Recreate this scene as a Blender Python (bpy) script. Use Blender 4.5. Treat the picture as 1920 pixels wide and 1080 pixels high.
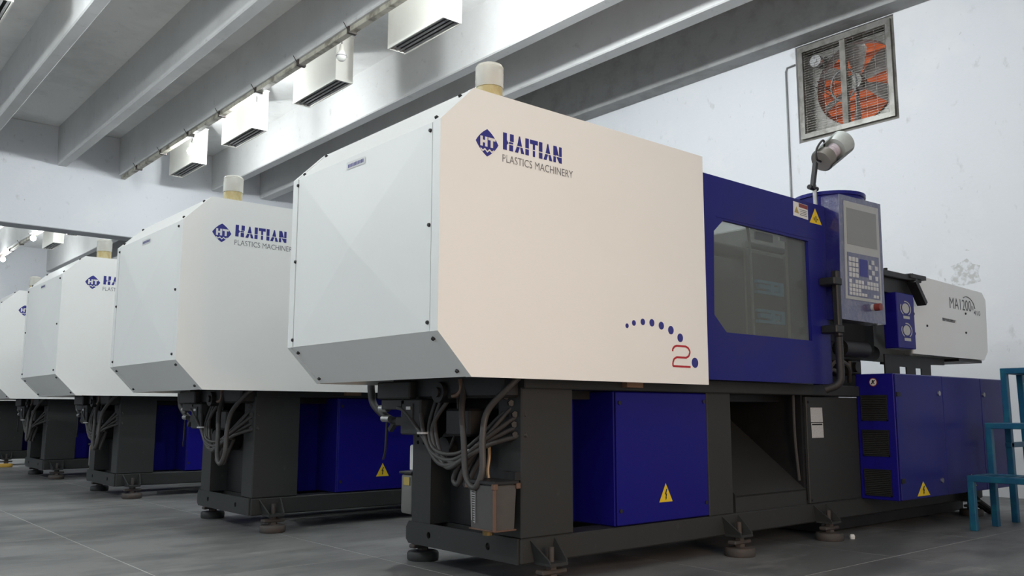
import bpy, bmesh, math, random
from mathutils import Vector, Matrix
random.seed(7)
for o in list(bpy.data.objects): bpy.data.objects.remove(o)
SC = bpy.context.scene
COL = SC.collection
PI = math.pi

# ------------------------------------------------------------------ camera
cam_d = bpy.data.cameras.new('camera'); cam = bpy.data.objects.new('camera', cam_d); COL.objects.link(cam)
F_PX, PITCH, YAW, ROLL = 1640.25, .1398, .7025, .0023
cam_d.sensor_width = 36.0; cam_d.lens = F_PX/1920*36.0; cam_d.clip_start = .05; cam_d.clip_end = 200
_F = Vector((math.sin(YAW)*math.cos(PITCH), math.cos(YAW)*math.cos(PITCH), math.sin(PITCH)))
_R = Vector((math.cos(YAW), -math.sin(YAW), 0)); _U = _R.cross(_F)
_c, _s = math.cos(ROLL), math.sin(ROLL)
_r = _R*_c + _U*_s; _u = _U*_c - _R*_s
cam.matrix_world = Matrix(((_r.x,_u.x,-_F.x,-1.6785),(_r.y,_u.y,-_F.y,-2.363),(_r.z,_u.z,-_F.z,.65),(0,0,0,1)))
SC.camera = cam

# ------------------------------------------------------------------ world, light, exposure
w = bpy.data.worlds.new('world'); SC.world = w; w.use_nodes = True
w.node_tree.nodes['Background'].inputs[0].default_value = (.82, .91, 1.0, 1)
w.node_tree.nodes['Background'].inputs[1].default_value = .62
SC.view_settings.view_transform = 'Standard'; SC.view_settings.look = 'None'
SC.view_settings.exposure = 0.0; SC.view_settings.gamma = 1.0; SC.view_settings.use_curve_mapping = False

def area_light(name, loc, target, sx, sy, power, color):
    d = bpy.data.lights.new(name, 'AREA'); d.shape = 'RECTANGLE'; d.size = sx; d.size_y = sy; d.energy = power; d.color = color
    o = bpy.data.objects.new(name, d); COL.objects.link(o); o.location = loc
    o.rotation_euler = (Vector(target)-Vector(loc)).to_track_quat('-Z', 'Y').to_euler()
    return o
# added warm area lamp out of view, tints the nearest machine's front
area_light('warm_fill_light', (.25, -3.5, 1.15), (.25, 0, 1.15), .9, 1.8, 54, (1.0, .70, .48))
# sun outside the hall, on the shutter behind the exhaust fan
sd = bpy.data.lights.new('sun', 'SUN'); sd.energy = 3.6; sd.angle = .02; sd.color = (1, .93, .82)
so = bpy.data.objects.new('sun', sd); COL.objects.link(so)
so.rotation_euler = Vector((-.80, .25, -.55)).to_track_quat('-Z', 'Y').to_euler()
BULB = 820.0      # radiance of a lit bulb

# ------------------------------------------------------------------ materials
def mat(name, col, rough=.5, metal=0.0, noise=None, bump=None, spec=.5, trans=0, ior=1.45, alpha=1, emit=None, coat=0):
    """noise: list of (scale, amount, colour, contrast) blotches mixed over the base; bump: (scale, strength)"""
    m = bpy.data.materials.new(name); m.use_nodes = True
    nt = m.node_tree; b = nt.nodes['Principled BSDF']
    b.inputs['Base Color'].default_value = (*col, 1); b.inputs['Roughness'].default_value = rough
    b.inputs['Metallic'].default_value = metal; b.inputs['Specular IOR Level'].default_value = spec
    b.inputs['IOR'].default_value = ior; b.inputs['Transmission Weight'].default_value = trans; b.inputs['Alpha'].default_value = alpha
    b.inputs['Coat Weight'].default_value = coat
    if emit:
        b.inputs['Emission Color'].default_value = (*emit[0], 1); b.inputs['Emission Strength'].default_value = emit[1]
    tc = None
    if noise or bump:
        tc = nt.nodes.new('ShaderNodeTexCoord')
    if noise:
        prev = None
        for (sc, amt, c2, lo, hi, stretch) in noise:
            mp = nt.nodes.new('ShaderNodeMapping'); mp.inputs['Scale'].default_value = stretch
            nt.links.new(tc.outputs['Object'], mp.inputs['Vector'])
            n = nt.nodes.new('ShaderNodeTexNoise'); n.inputs['Scale'].default_value = sc; n.inputs['Detail'].default_value = 6; n.inputs['Roughness'].default_value = .62
            nt.links.new(mp.outputs[0], n.inputs['Vector'])
            mr = nt.nodes.new('ShaderNodeMapRange'); mr.inputs[1].default_value = lo; mr.inputs[2].default_value = hi; mr.inputs[3].default_value = 0; mr.inputs[4].default_value = amt
            nt.links.new(n.outputs['Fac'], mr.inputs[0])
            mx = nt.nodes.new('ShaderNodeMixRGB'); mx.inputs[2].default_value = (*c2, 1)
            if prev is None: mx.inputs[1].default_value = (*col, 1)
            else: nt.links.new(prev.outputs[0], mx.inputs[1])
            nt.links.new(mr.outputs[0], mx.inputs[0]); prev = mx
        nt.links.new(prev.outputs[0], b.inputs['Base Color'])
    if bump:
        n = nt.nodes.new('ShaderNodeTexNoise'); n.inputs['Scale'].default_value = bump[0]; n.inputs['Detail'].default_value = 4
        nt.links.new(tc.outputs['Object'], n.inputs['Vector'])
        bp = nt.nodes.new('ShaderNodeBump'); bp.inputs['Strength'].default_value = bump[1]; bp.inputs['Distance'].default_value = bump[2] if len(bump) > 2 else .002
        nt.links.new(n.outputs['Fac'], bp.inputs['Height']); nt.links.new(bp.outputs[0], b.inputs['Normal'])
    return m
S1 = (1, 1, 1)
M = dict(
 cream=mat('cream_paint', (.83,.84,.815), .38, noise=[(3,.10,(.70,.70,.65),.45,.75,S1)], bump=(420,.12,.0006)),
 blue=mat('blue_paint', (.014,.015,.165), .33, spec=.16, noise=[(2.5,.35,(.030,.032,.095),.4,.7,S1)], bump=(380,.10,.0006)),
 blue_b=mat('bright_blue_paint', (.010,.008,.18), .3, spec=.2, bump=(380,.10,.0006)),
 dark=mat('charcoal_paint', (.034,.036,.036), .48, spec=.25, noise=[(5,.5,(.035,.034,.032),.45,.7,S1),(28,.35,(.10,.10,.09),.62,.8,S1)], bump=(300,.15,.0008)),
 black=mat('black_parts', (.012,.012,.013), .5, noise=[(9,.5,(.03,.028,.025),.5,.75,S1)]),
 rubber=mat('black_rubber', (.022,.021,.021), .55),
 hose=mat('grey_rubber_hose', (.052,.049,.047), .5, bump=(160,.15,.001)),
 rust=mat('rusty_steel', (.065,.060,.056), .7, .2, noise=[(30,.6,(.10,.062,.045),.45,.65,S1)], bump=(90,.4,.002)),
 steel=mat('bare_steel', (.42,.42,.42), .35, .9, noise=[(20,.4,(.2,.19,.18),.45,.7,S1)]),
 greysteel=mat('grey_steel', (.20,.205,.205), .42, .3, noise=[(8,.4,(.10,.10,.10),.45,.7,S1)]),
 yellow=mat('yellow_sign', (.75,.53,.02), .5),
 signblack=mat('black_print', (.012,.012,.012), .6),
 print_blue=mat('blue_print', (.028,.03,.22), .45),
 print_grey=mat('grey_print', (.16,.16,.17), .5, noise=[(40,.75,(.55,.55,.53),.55,.62,S1)]),
 print_dark=mat('dark_grey_print', (.085,.085,.088), .5),
 print_red=mat('red_print', (.42,.016,.025), .45),
 white=mat('white_label', (.72,.72,.70), .5),
 paper=mat('grey_white_label', (.50,.50,.49), .6, noise=[(60,.5,(.3,.3,.3),.5,.62,(1,1,4))]),
 red=mat('red_plastic', (.20,.035,.028), .45),
 film=mat('blue_under_film', (.075,.082,.17), .16, noise=[(14,.5,(.15,.155,.22),.5,.66,S1)], bump=(38,.55,.01), coat=.6),
 gloss=mat('blue_plastic_film_gloss', (.010,.009,.11), .10, noise=[(9,.4,(.03,.03,.12),.5,.62,S1)], bump=(30,.45,.012), coat=.8),
 key=mat('key_white', (.50,.51,.52), .4),
 bezel=mat('panel_grey', (.36,.37,.36), .35, bump=(30,.3,.006), coat=.4),
 screen=mat('screen_grey', (.21,.22,.215), .16, bump=(24,.15,.004)),
 lens=mat('beacon_plastic', (.90,.89,.82), .26, trans=.62, ior=1.2, bump=(90,.2,.002)),
 beaconbase=mat('beacon_amber_base', (.66,.58,.34), .35, trans=.3, noise=[(25,.6,(.50,.36,.10),.45,.6,(1,1,.6))]),
 smoke=mat('smoked_plastic', (.085,.080,.076), .28, noise=[(12,.3,(.03,.03,.03),.4,.7,S1)]),
 copper=mat('brown_edge_trim', (.17,.10,.07), .3, .3),
 brass=mat('brass_fitting', (.24,.16,.06), .32, .8),
 pipe=mat('amber_tube', (.17,.10,.04), .3),
 canister=mat('cloudy_plastic', (.20,.20,.185), .35, trans=.25),
 oil=mat('oil_yellow', (.40,.30,.08), .35),
 lightblue=mat('pale_blue_fitting', (.20,.46,.70), .4),
 wall=mat('white_wall_paint', (.70,.72,.75), .85, noise=[(1.1,.25,(.66,.685,.71),.45,.7,S1),(6,.6,(.47,.48,.48),.62,.72,(1,1,.7)),(22,.5,(.36,.36,.36),.66,.74,(1,1,.5)),(.7,.5,(.80,.80,.80),.55,.7,S1)], bump=(14,.22,.01)),
 concrete=mat('painted_concrete', (.63,.635,.63), .85, noise=[(1.6,.3,(.46,.465,.46),.45,.66,S1),(9,.4,(.34,.34,.33),.62,.72,S1)], bump=(18,.25,.01)),
 soffit=mat('brightened_soffit', (.88,.885,.87), .85, noise=[(1.2,.45,(.62,.62,.61),.45,.62,S1),(9,.35,(.45,.45,.44),.62,.72,S1)], bump=(18,.25,.01)),  # colour lightened beyond the beams to stand in for weak bounce light
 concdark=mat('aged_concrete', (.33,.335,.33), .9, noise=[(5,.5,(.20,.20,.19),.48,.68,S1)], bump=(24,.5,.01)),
 floor=mat('grey_floor', (.190,.190,.188), .50, noise=[(1.1,.75,(.085,.088,.09),.46,.58,(.6,1.2,1)),(3.0,.55,(.075,.078,.08),.50,.62,(.6,1.3,1)),(3.8,.6,(.30,.295,.285),.57,.72,(.45,1.3,1)),(24,.3,(.11,.11,.11),.55,.7,S1)], bump=(40,.12,.003)),
 grout=mat('pale_floor_joint', (.42,.42,.41), .8),
 box=mat('vent_box_paint', (.74,.73,.67), .5, noise=[(4,.3,(.55,.53,.46),.5,.75,S1)]),
 slat=mat('grey_slat', (.26,.26,.26), .5, noise=[(18,.6,(.10,.10,.10),.5,.66,S1)]),
 conduit=mat('stained_conduit', (.50,.48,.40), .6, noise=[(6,.8,(.14,.12,.09),.48,.62,S1)]),
 bulb=mat('lit_bulb', (1,1,1), .3, emit=((.94,.985,1.0), BULB)),
 bulbbig=mat('lit_strong_bulb', (1,1,1), .3, emit=((.94,.985,1.0), BULB*1.9)),
 bulbdim=mat('lit_soft_bulb', (1,1,1), .3, emit=((.94,.985,1.0), BULB*.42)),
 bulbmid=mat('lit_medium_bulb', (1,1,1), .3, emit=((.94,.985,1.0), BULB*.8)),
 bulboff=mat('unlit_bulb', (.72,.72,.68), .25),
 porcelain=mat('bulb_holder', (.62,.60,.54), .4),
 fanmetal=mat('grimy_fan_metal', (.22,.215,.20), .38, .5, noise=[(12,.7,(.08,.075,.06),.45,.66,S1)], bump=(60,.3,.003)),
 blade=mat('fan_blade_metal', (.46,.455,.44), .36, .35, noise=[(10,.6,(.22,.21,.19),.45,.66,S1)]),
 fanwood=mat('weathered_frame', (.24,.23,.21), .8, noise=[(9,.7,(.10,.095,.08),.45,.65,S1)], bump=(50,.5,.006)),
 teal=mat('blue_painted_steel', (.008,.085,.17), .42, noise=[(14,.45,(.012,.16,.20),.5,.66,S1),(40,.3,(.02,.05,.07),.62,.7,S1)]),
 lampgrey=mat('lamp_hood_grey', (.46,.49,.47), .42, noise=[(16,.3,(.3,.32,.30),.5,.7,S1)]),
 lampin=mat('lamp_inside', (.20,.19,.17), .5),
 cardboard=mat('brown_wood', (.20,.12,.075), .8),
 cfl=mat('spiral_bulb_white', (.52,.46,.50), .35),
 orangepad=mat('yellow_foot', (.55,.33,.05), .6),
 bottleblue=mat('blue_bottle', (.02,.11,.42), .4),
)
# polycarbonate of the guard windows
g = bpy.data.materials.new('guard_glass'); g.use_nodes = True; nt = g.node_tree; nt.nodes.clear()
out = nt.nodes.new('ShaderNodeOutputMaterial'); mix = nt.nodes.new('ShaderNodeMixShader'); tr = nt.nodes.new('ShaderNodeBsdfTransparent'); gl = nt.nodes.new('ShaderNodeBsdfPrincipled')
tr.inputs[0].default_value = (.80,.83,.81,1); gl.inputs['Base Color'].default_value = (.215,.24,.235,1); gl.inputs['Roughness'].default_value = .12
mix.inputs[0].default_value = .33; nt.links.new(tr.outputs[0], mix.inputs[1]); nt.links.new(gl.outputs[0], mix.inputs[2]); nt.links.new(mix.outputs[0], out.inputs[0]); M['glass'] = g
# sunlit terracotta shutter slats: light passes through them
g = bpy.data.materials.new('orange_shutter'); g.use_nodes = True; nt = g.node_tree; nt.nodes.clear()
out = nt.nodes.new('ShaderNodeOutputMaterial'); mix = nt.nodes.new('ShaderNodeMixShader'); d1 = nt.nodes.new('ShaderNodeBsdfDiffuse'); t1 = nt.nodes.new('ShaderNodeBsdfTranslucent')
d1.inputs[0].default_value = (.70,.32,.17,1); t1.inputs[0].default_value = (.74,.34,.18,1); mix.inputs[0].default_value = .5
nt.links.new(d1.outputs[0], mix.inputs[1]); nt.links.new(t1.outputs[0], mix.inputs[2]); nt.links.new(mix.outputs[0], out.inputs[0]); M['shutter'] = g

# ------------------------------------------------------------------ mesh helpers
def NB(): return bmesh.new()
def box(bm, x0, x1, y0, y1, z0, z1, bev=0, seg=1):
    v = [bm.verts.new(p) for p in ((x0,y0,z0),(x1,y0,z0),(x1,y1,z0),(x0,y1,z0),(x0,y0,z1),(x1,y0,z1),(x1,y1,z1),(x0,y1,z1))]
    fs = [bm.faces.new([v[i] for i in q]) for q in ((3,2,1,0),(4,5,6,7),(0,1,5,4),(1,2,6,5),(2,3,7,6),(3,0,4,7))]
    if bev:
        es = list({e for f in fs for e in f.edges}); bmesh.ops.bevel(bm, geom=es, offset=bev, segments=seg, affect='EDGES', profile=.5)
    return v
def obox(bm, p0, p1, wdt, hgt, up=(0,0,1), bev=0):
    """bar of section wdt x hgt from p0 to p1"""
    p0, p1 = Vector(p0), Vector(p1); d = (p1-p0).normalized(); s = d.cross(Vector(up))
    if s.length < 1e-4: s = d.cross(Vector((1,0,0)))
    s.normalize(); u = s.cross(d)
    vs = []
    for p in (p0, p1):
        for a, b in ((-1,-1),(1,-1),(1,1),(-1,1)): vs.append(bm.verts.new(p + s*a*wdt/2 + u*b*hgt/2))
    fs = [bm.faces.new([vs[i] for i in q]) for q in ((3,2,1,0),(4,5,6,7),(0,1,5,4),(1,2,6,5),(2,3,7,6),(3,0,4,7))]
    if bev:
        es = list({e for f in fs for e in f.edges}); bmesh.ops.bevel(bm, geom=es, offset=bev, segments=1, affect='EDGES')
def cyl(bm, p0, p1, r, n=16, r2=None, caps=True):
    p0, p1 = Vector(p0), Vector(p1); d = (p1-p0).normalized(); a = d.orthogonal().normalized(); b = d.cross(a); r2 = r if r2 is None else r2
    A = [bm.verts.new(p0 + (a*math.cos(2*PI*i/n) + b*math.sin(2*PI*i/n))*r) for i in range(n)]
    B = [bm.verts.new(p1 + (a*math.cos(2*PI*i/n) + b*math.sin(2*PI*i/n))*r2) for i in range(n)]
    for i in range(n): bm.faces.new((A[i], A[(i+1)%n], B[(i+1)%n], B[i]))
    if caps: bm.faces.new(A[::-1]); bm.faces.new(B)
def lathe(bm, prof, n=24, c=(0,0,0)):
    """prof: (r, z) from bottom to top around the z axis"""
    rings = []
    for r, z in prof:
        rings.append([bm.verts.new((c[0]+r*math.cos(2*PI*i/n), c[1]+r*math.sin(2*PI*i/n), c[2]+z)) for i in range(n)] if r > 1e-6 else [bm.verts.new((c[0], c[1], c[2]+z))])
    for A, B in zip(rings, rings[1:]):
        for i in range(n):
            j = (i+1) % n
            if len(A) == 1 and len(B) == 1: continue
            if len(A) == 1: bm.faces.new((A[0], B[j], B[i]))
            elif len(B) == 1: bm.faces.new((A[i], A[j], B[0]))
            else: bm.faces.new((A[i], A[j], B[j], B[i]))
def lathe_axis(bm, o, ax, prof, n=24):
    a = ax.orthogonal().normalized(); b = ax.cross(a); rings = []
    for r, h in prof: rings.append([bm.verts.new(o+ax*h+(a*math.cos(2*PI*i/n)+b*math.sin(2*PI*i/n))*max(r,1e-4)) for i in range(n)])
    for A, B in zip(rings, rings[1:]):
        for i in range(n): bm.faces.new((A[i], A[(i+1)%n], B[(i+1)%n], B[i]))
    bm.faces.new(rings[0][::-1]); bm.faces.new(rings[-1])
def spline(pts, k=6):
    P = [Vector(p) for p in pts]; P = [P[0]*2-P[1]] + P + [P[-1]*2-P[-2]]; out = []
    for i in range(1, len(P)-2):
        a, b, c, d = P[i-1:i+3]
        for j in range(k):
            t = j/k
            out.append(.5*((2*b) + (c-a)*t + (2*a-5*b+4*c-d)*t*t + (3*b-a-3*c+d)*t**3))
    out.append(P[-2]); return out
def tube(bm, pts, r, n=8, k=6, smooth=True):
    P = spline(pts, k) if smooth else [Vector(p) for p in pts]
    prev = None; a = None; rings = []
    for i, p in enumerate(P):
        d = (P[min(i+1, len(P)-1)] - P[max(i-1, 0)]).normalized()
        if a is None: a = d.orthogonal().normalized()
        else: a = (a - d*a.dot(d)).normalized()
        b = d.cross(a)
        rings.append([bm.verts.new(p + (a*math.cos(2*PI*j/n) + b*math.sin(2*PI*j/n))*r) for j in range(n)])
    for A, B in zip(rings, rings[1:]):
        for i in range(n): bm.faces.new((A[i], A[(i+1)%n], B[(i+1)%n], B[i]))
    bm.faces.new(rings[0][::-1]); bm.faces.new(rings[-1])
def plate(bm, outer, holes, fmap, t):
    """flat sheet with holes: 2-D outlines mapped by fmap(u, v, w), w from 0 to t"""
    b2 = bmesh.new(); edges = []
    for loop in [outer] + list(holes):
        vs = [b2.verts.new((u, v, 0)) for u, v in loop]
        edges += [b2.edges.new((vs[i], vs[(i+1) % len(vs)])) for i in range(len(vs))]
    bmesh.ops.triangle_fill(b2, use_beauty=True, use_dissolve=False, edges=edges)
    b2.verts.index_update(); vs = [v.co.copy() for v in b2.verts]; fs = [[v.index for v in f.verts] for f in b2.faces]
    be = [(e.verts[0].index, e.verts[1].index) for e in b2.edges if len(e.link_faces) == 1]
    b2.free()
    A = [bm.verts.new(fmap(v.x, v.y, 0)) for v in vs]; B = [bm.verts.new(fmap(v.x, v.y, t)) for v in vs]
    for f in fs:
        bm.faces.new([A[i] for i in f]); bm.faces.new([B[i] for i in reversed(f)])
    for i, j in be: bm.faces.new((A[i], B[i], B[j], A[j]))
def circ(cu, cv, r, n=20, ry=None): return [(cu + r*math.cos(2*PI*i/n), cv + (ry or r)*math.sin(2*PI*i/n)) for i in range(n)]
def build(name, bm, m, parent=None, off=None, smooth=False, label=None):
    if off is None: off = parent_off(parent)
    bmesh.ops.recalc_face_normals(bm, faces=bm.faces)
    me = bpy.data.meshes.new(name)
    if off != (0,0,0): bmesh.ops.translate(bm, verts=bm.verts, vec=Vector(off)*-1)
    bm.to_mesh(me); bm.free()
    me.materials.append(M[m] if isinstance(m, str) else m)
    if smooth:
        for p in me.polygons: p.use_smooth = True
        try: me.set_sharp_from_angle(angle=math.radians(38))
        except Exception: pass
    o = bpy.data.objects.new(name, me); COL.objects.link(o)
    if parent: o.parent = parent
    else: o.location = off
    if label: o['label'] = label
    return o
OFFS = {}
def parent_off(p):
    while p is not None:
        if p.name in OFFS: return OFFS[p.name]
        p = p.parent
    return (0,0,0)
def thing(name, label, cat, off, group=None):
    o = bpy.data.objects.new(name, None); COL.objects.link(o); o.location = off; o['label'] = label; o['category'] = cat
    o.empty_display_size = .1
    if group: o['group'] = group
    OFFS[o.name] = tuple(off); return o
def tag(o, label, cat, group=None):
    o['label'] = label; o['category'] = cat
    if group: o['group'] = group
    return o
def struct(o): o['kind'] = 'structure'; return o
def pbox(name, m, parent, *a, bev=0, **k):
    bm = NB(); box(bm, *a, bev=bev); return build(name, bm, m, parent, **k)
def copy_tree(o, parent=None, skip=()):
    c = o.copy(); COL.objects.link(c); c.parent = parent
    for ch in [x for x in bpy.data.objects if x.parent == o]:
        if ch.name in skip: continue
        copy_tree(ch, c, skip)
    return c
def text_bm(s, x0, x1, z0, z1, y, t=.0006, fmap=None, bold=0):
    """lettering fitted into the rectangle, standing on the plane y (facing -y)"""
    cu = bpy.data.curves.new('txt', 'FONT'); cu.body = s; cu.resolution_u = 3; cu.offset = bold
    ob = bpy.data.objects.new('txt', cu); COL.objects.link(ob)
    bpy.context.view_layer.update()
    me = bpy.data.meshes.new_from_object(ob.evaluated_get(bpy.context.evaluated_depsgraph_get()))
    bpy.data.objects.remove(ob); bpy.data.curves.remove(cu)
    xs = [v.co.x for v in me.vertices]; ys = [v.co.y for v in me.vertices]
    ax, bx_, ay, by_ = min(xs), max(xs), min(ys), max(ys)
    bm = bmesh.new(); bm.from_mesh(me); bpy.data.meshes.remove(me)
    for v in bm.verts:
        u = x0 + (v.co.x-ax)/(bx_-ax)*(x1-x0); q = z0 + (v.co.y-ay)/(by_-ay)*(z1-z0)
        v.co = fmap(u, q) if fmap else Vector((u, y-t, q))
    return bm
def polys(bm, pl, f):
    for p in pl: bm.faces.new([bm.verts.new(f(u, v)) for u, v in p])

# ================================================================== SETTING
XW, YF, YN, XL = 5.68, 22.3, -7.0, -8.0
ZS, ZBM = 4.75, 4.17
# floor: bedding (pale joints) with slabs standing a hair proud of it
floor = struct(pbox('floor', 'grout', None, XL, XW+.3, YN, YF+.3, -.2, -.0007, off=(0,0,0)))
SX, SY, GX, GY = .91, 1.5, -.435, -.355
slab_meshes = {}
ix0, ix1 = math.floor((XL-GX)/SX), math.ceil((XW-GX)/SX); iy0, iy1 = math.floor((YN-GY)/SY), math.ceil((YF-GY)/SY)
for i in range(ix0, ix1):
    for j in range(iy0, iy1):
        x0, x1 = max(XL, GX+i*SX), min(XW+.3, GX+(i+1)*SX); y0, y1 = max(YN, GY+j*SY), min(YF+.3, GY+(j+1)*SY)
        # only the slabs the hall shows: in front of and around the camera
        if x1 < -3.4 and not (y0 < -6): continue
        bm = NB(); box(bm, x0+.003, x1-.003, y0+.003, y1-.003, -.0035, 0)
        build('floor_slab', bm, 'floor', floor, off=(0,0,0))
# the open floor left of the photographer, one poured field
pbox('floor_field', 'floor', floor, XL, -3.18, YN, YF+.3, -.0035, -.0008, off=(0,0,0))

# right wall with the fan opening
FY0, FY1, FZ0, FZ1 = 1.08, 2.06, 3.20, 4.165
bm = NB()
plate(bm, [(YN,0),(YF,0),(YF,ZS),(YN,ZS)], [[(FY0,FZ0),(FY1,FZ0),(FY1,FZ1),(FY0,FZ1)]], lambda u,v,t: (XW+t, u, v), .30)
wr = struct(build('wall_right', bm, 'wall', None, off=(0,0,0)))
wf = struct(pbox('wall_far', 'wall', None, XL, XW+.3, YF, YF+.3, 0, ZS, off=(0,0,0)))
# flaked patch and drips on the wall above the injection unit
M['stain'] = mat('bare_plaster', (.50,.51,.50), .9, noise=[(22,.95,(.70,.72,.75),.44,.58,S1)])
bm = NB(); polys(bm, [[(.50,1.70),(.55,1.69),(.64,1.68),(.73,1.695),(.74,1.75),(.70,1.80),(.735,1.85),(.66,1.87),(.60,1.90),(.56,1.85),(.50,1.83),(.52,1.76)],
                      [(.775,1.70),(.79,1.70),(.79,1.76),(.775,1.75)], [(.575,1.96),(.62,1.99),(.615,1.965)]], lambda u,v: (XW-.001, u, v-.01))
build('flaked_patch', bm, 'stain', wr, off=(0,0,0))

ceiling = struct(pbox('ceiling', 'soffit', None, XL, XW+.3, YN, YF+.3, ZS, ZS+.2, off=(0,0,0)))
BEAMS = [(-7.0,-6.86),(-6.1,-5.96),(-4.7,-4.56),(-3.8,-3.66),(-2.35,-2.21),(-1.35,-1.21),(.17,.30),(1.25,1.38),(2.10,2.24),(3.53,3.68),(4.355,4.53)]
for bx0, bx1 in BEAMS:
    for (ya, yb) in ((YN, 11.33), (11.68, YF)):
        bm = NB()
        # slightly tapered rib with a chamfered lower arris
        pr = [(bx0-.02,ZS),(bx0,ZBM+.012),(bx0+.012,ZBM),(bx1-.012,ZBM),(bx1,ZBM+.012),(bx1+.02,ZS)]
        A = [bm.verts.new((x, ya, z)) for x, z in pr]; B = [bm.verts.new((x, yb, z)) for x, z in pr]
        for q in range(6): bm.faces.new((A[q], A[(q+1)%6], B[(q+1)%6], B[q]))
        bm.faces.new(A); bm.faces.new(B[::-1])
        build('beam', bm, 'concrete', ceiling, off=(0,0,0))
for (ya, yb) in ((YN, 11.33), (11.68, YF)):
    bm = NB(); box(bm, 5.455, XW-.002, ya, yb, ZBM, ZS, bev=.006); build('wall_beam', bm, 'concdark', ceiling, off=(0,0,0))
bm = NB(); box(bm, XL, XW-.002, 11.33, 11.68, 3.245, ZS, bev=.01); build('cross_beam', bm, 'wall', ceiling, off=(0,0,0))

# ================================================================== exhaust fan in the right wall
fx = XW
fan = thing('exhaust_fan', 'grimy square exhaust fan with six blades set high in the white wall', 'exhaust fan', (fx+.1, (FY0+FY1)/2, FZ0))
fyc, fzc = (FY0+FY1)/2, (FZ0+FZ1)/2
def fr(bm, y0, y1, z0, z1, wd, x0, x1):
    box(bm, x0, x1, y0, y1, z0, z0+wd); box(bm, x0, x1, y0, y1, z1-wd, z1)
    box(bm, x0, x1, y0, y0+wd, z0+wd, z1-wd); box(bm, x0, x1, y1-wd, y1, z0+wd, z1-wd)
bm = NB(); fr(bm, FY0+.004, FY1-.004, FZ0+.004, FZ1-.004, .055, fx+.02, fx+.28); build('outer_frame', bm, 'fanwood', fan)
bm = NB(); fr(bm, FY0+.03, FY1-.03, FZ0+.03, FZ1-.03, .045, fx-.012, fx+.022); build('inner_frame', bm, 'fanmetal', fan)
bm = NB(); plate(bm, [(FY0+.055,FZ0+.055),(FY1-.055,FZ0+.055),(FY1-.055,FZ1-.055),(FY0+.055,FZ1-.055)], [circ(fyc-.06, fzc, .395, 40)], lambda u,v,t: (fx+.12+t, u, v), .012)
build('shroud_plate', bm, 'fanmetal', fan)
bm = NB()
for i in range(40):
    a0, a1 = 2*PI*i/40, 2*PI*(i+1)/40
    q = [(fyc-.06+.395*math.cos(a), fzc+.395*math.sin(a)) for a in (a0, a1)]
    bm.faces.new([bm.verts.new(p) for p in ((fx+.10,*q[0]),(fx+.10,*q[1]),(fx+.22,*q[1]),(fx+.22,*q[0]))])
build('shroud_ring', bm, 'fanmetal', fan, smooth=True)
bm = NB(); box(bm, fx+.0, fx+.045, fyc-.020, fyc+.035, FZ0+.05, FZ1-.05); build('centre_bar', bm, 'fanwood', fan)
hub = (fx+.12, fyc-.06, fzc)
bm = NB(); cyl(bm, (fx+.06,hub[1],hub[2]), (fx+.17,hub[1],hub[2]), .075, 20); build('hub', bm, 'fanmetal', fan, smooth=True)
for i in range(6):
    a = 2*PI*i/6 + math.radians(32); bm = NB(); rad = []
    for r, wdt, tw in ((.06,.030,.9),(.14,.055,.85),(.24,.082,.78),(.34,.092,.72),(.375,.070,.70)):
        er = Vector((0, math.cos(a), math.sin(a))); et = Vector((0, -math.sin(a), math.cos(a))); ex = Vector((1,0,0))
        dd = et*math.cos(tw) + ex*math.sin(tw); c = Vector(hub) + er*r
        nn = er.cross(dd); rad.append([bm.verts.new(c + dd*wdt*s + nn*(.018*(1-s*s))) for s in (-1,-.5,0,.5,1)])
    for A, B in zip(rad, rad[1:]):
        for q in range(4): bm.faces.new((A[q], A[q+1], B[q+1], B[q]))
    bmesh.ops.solidify(bm, geom=bm.faces[:], thickness=.004)
    build('blade', bm, 'blade', fan, smooth=True)
bm = NB(); tube(bm, [(fx+.055, fyc+.04+.125*math.cos(2*PI*i/32), fzc-.01+.15*math.sin(2*PI*i/32)) for i in range(33)], .010, 8, smooth=False); build('pulley_ring', bm, 'greysteel', fan, smooth=True)
bm = NB(); tube(bm, [(fx+.055, fyc+.15, fzc-.06), (fx+.05, fyc+.30, fzc+.10)], .006, 6, smooth=False); tube(bm, [(fx+.055, fyc+.10, fzc-.14), (fx+.05, fyc+.335, fzc+.06)], .005, 6, smooth=False); build('drive_belt', bm, 'rubber', fan)
bm = NB(); cyl(bm, (fx+.01, FY1-.20, FZ1-.19), (fx+.05, FY1-.20, FZ1-.19), .058, 20); cyl(bm, (fx+.0, FY1-.20, FZ1-.19), (fx+.012, FY1-.20, FZ1-.19), .02, 12); build('motor_disc', bm, 'steel', fan, smooth=True)
bm = NB()
for k in range(34):
    z = FZ0+.085 + k*(FZ1-FZ0-.17)/33; obox(bm, (fx+.008, FY0+.075, z), (fx+.008, FY1-.075, z), .0028, .0028)
for k in range(9):
    y = FY0+.09 + k*(FY1-FY0-.18)/8; obox(bm, (fx+.006, y, FZ0+.075), (fx+.006, y, FZ1-.075), .0026, .0026, up=(0,1,0))
build('wire_guard', bm, 'fanmetal', fan)['kind'] = 'stuff'
for k in range(9):
    z = FZ0+.04 + k*.105; bm = NB(); obox(bm, (fx+.36, FY0-.02, z), (fx+.36, FY1+.02, z), .140, .004, up=(.62,0,.78)); build('shutter_slat', bm, 'shutter', fan)
# conduit on the wall
bm = NB(); tube(bm, [(XW-.012,2.165,2.0),(XW-.012,2.165,3.95),(XW-.012,2.15,3.985),(XW-.012,2.06,3.99)], .009, 8, smooth=False)
tag(build('wall_cable', bm, 'greysteel', None, off=(0,0,0)), 'thin grey cable running up the white wall beside the exhaust fan', 'cable')

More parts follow.
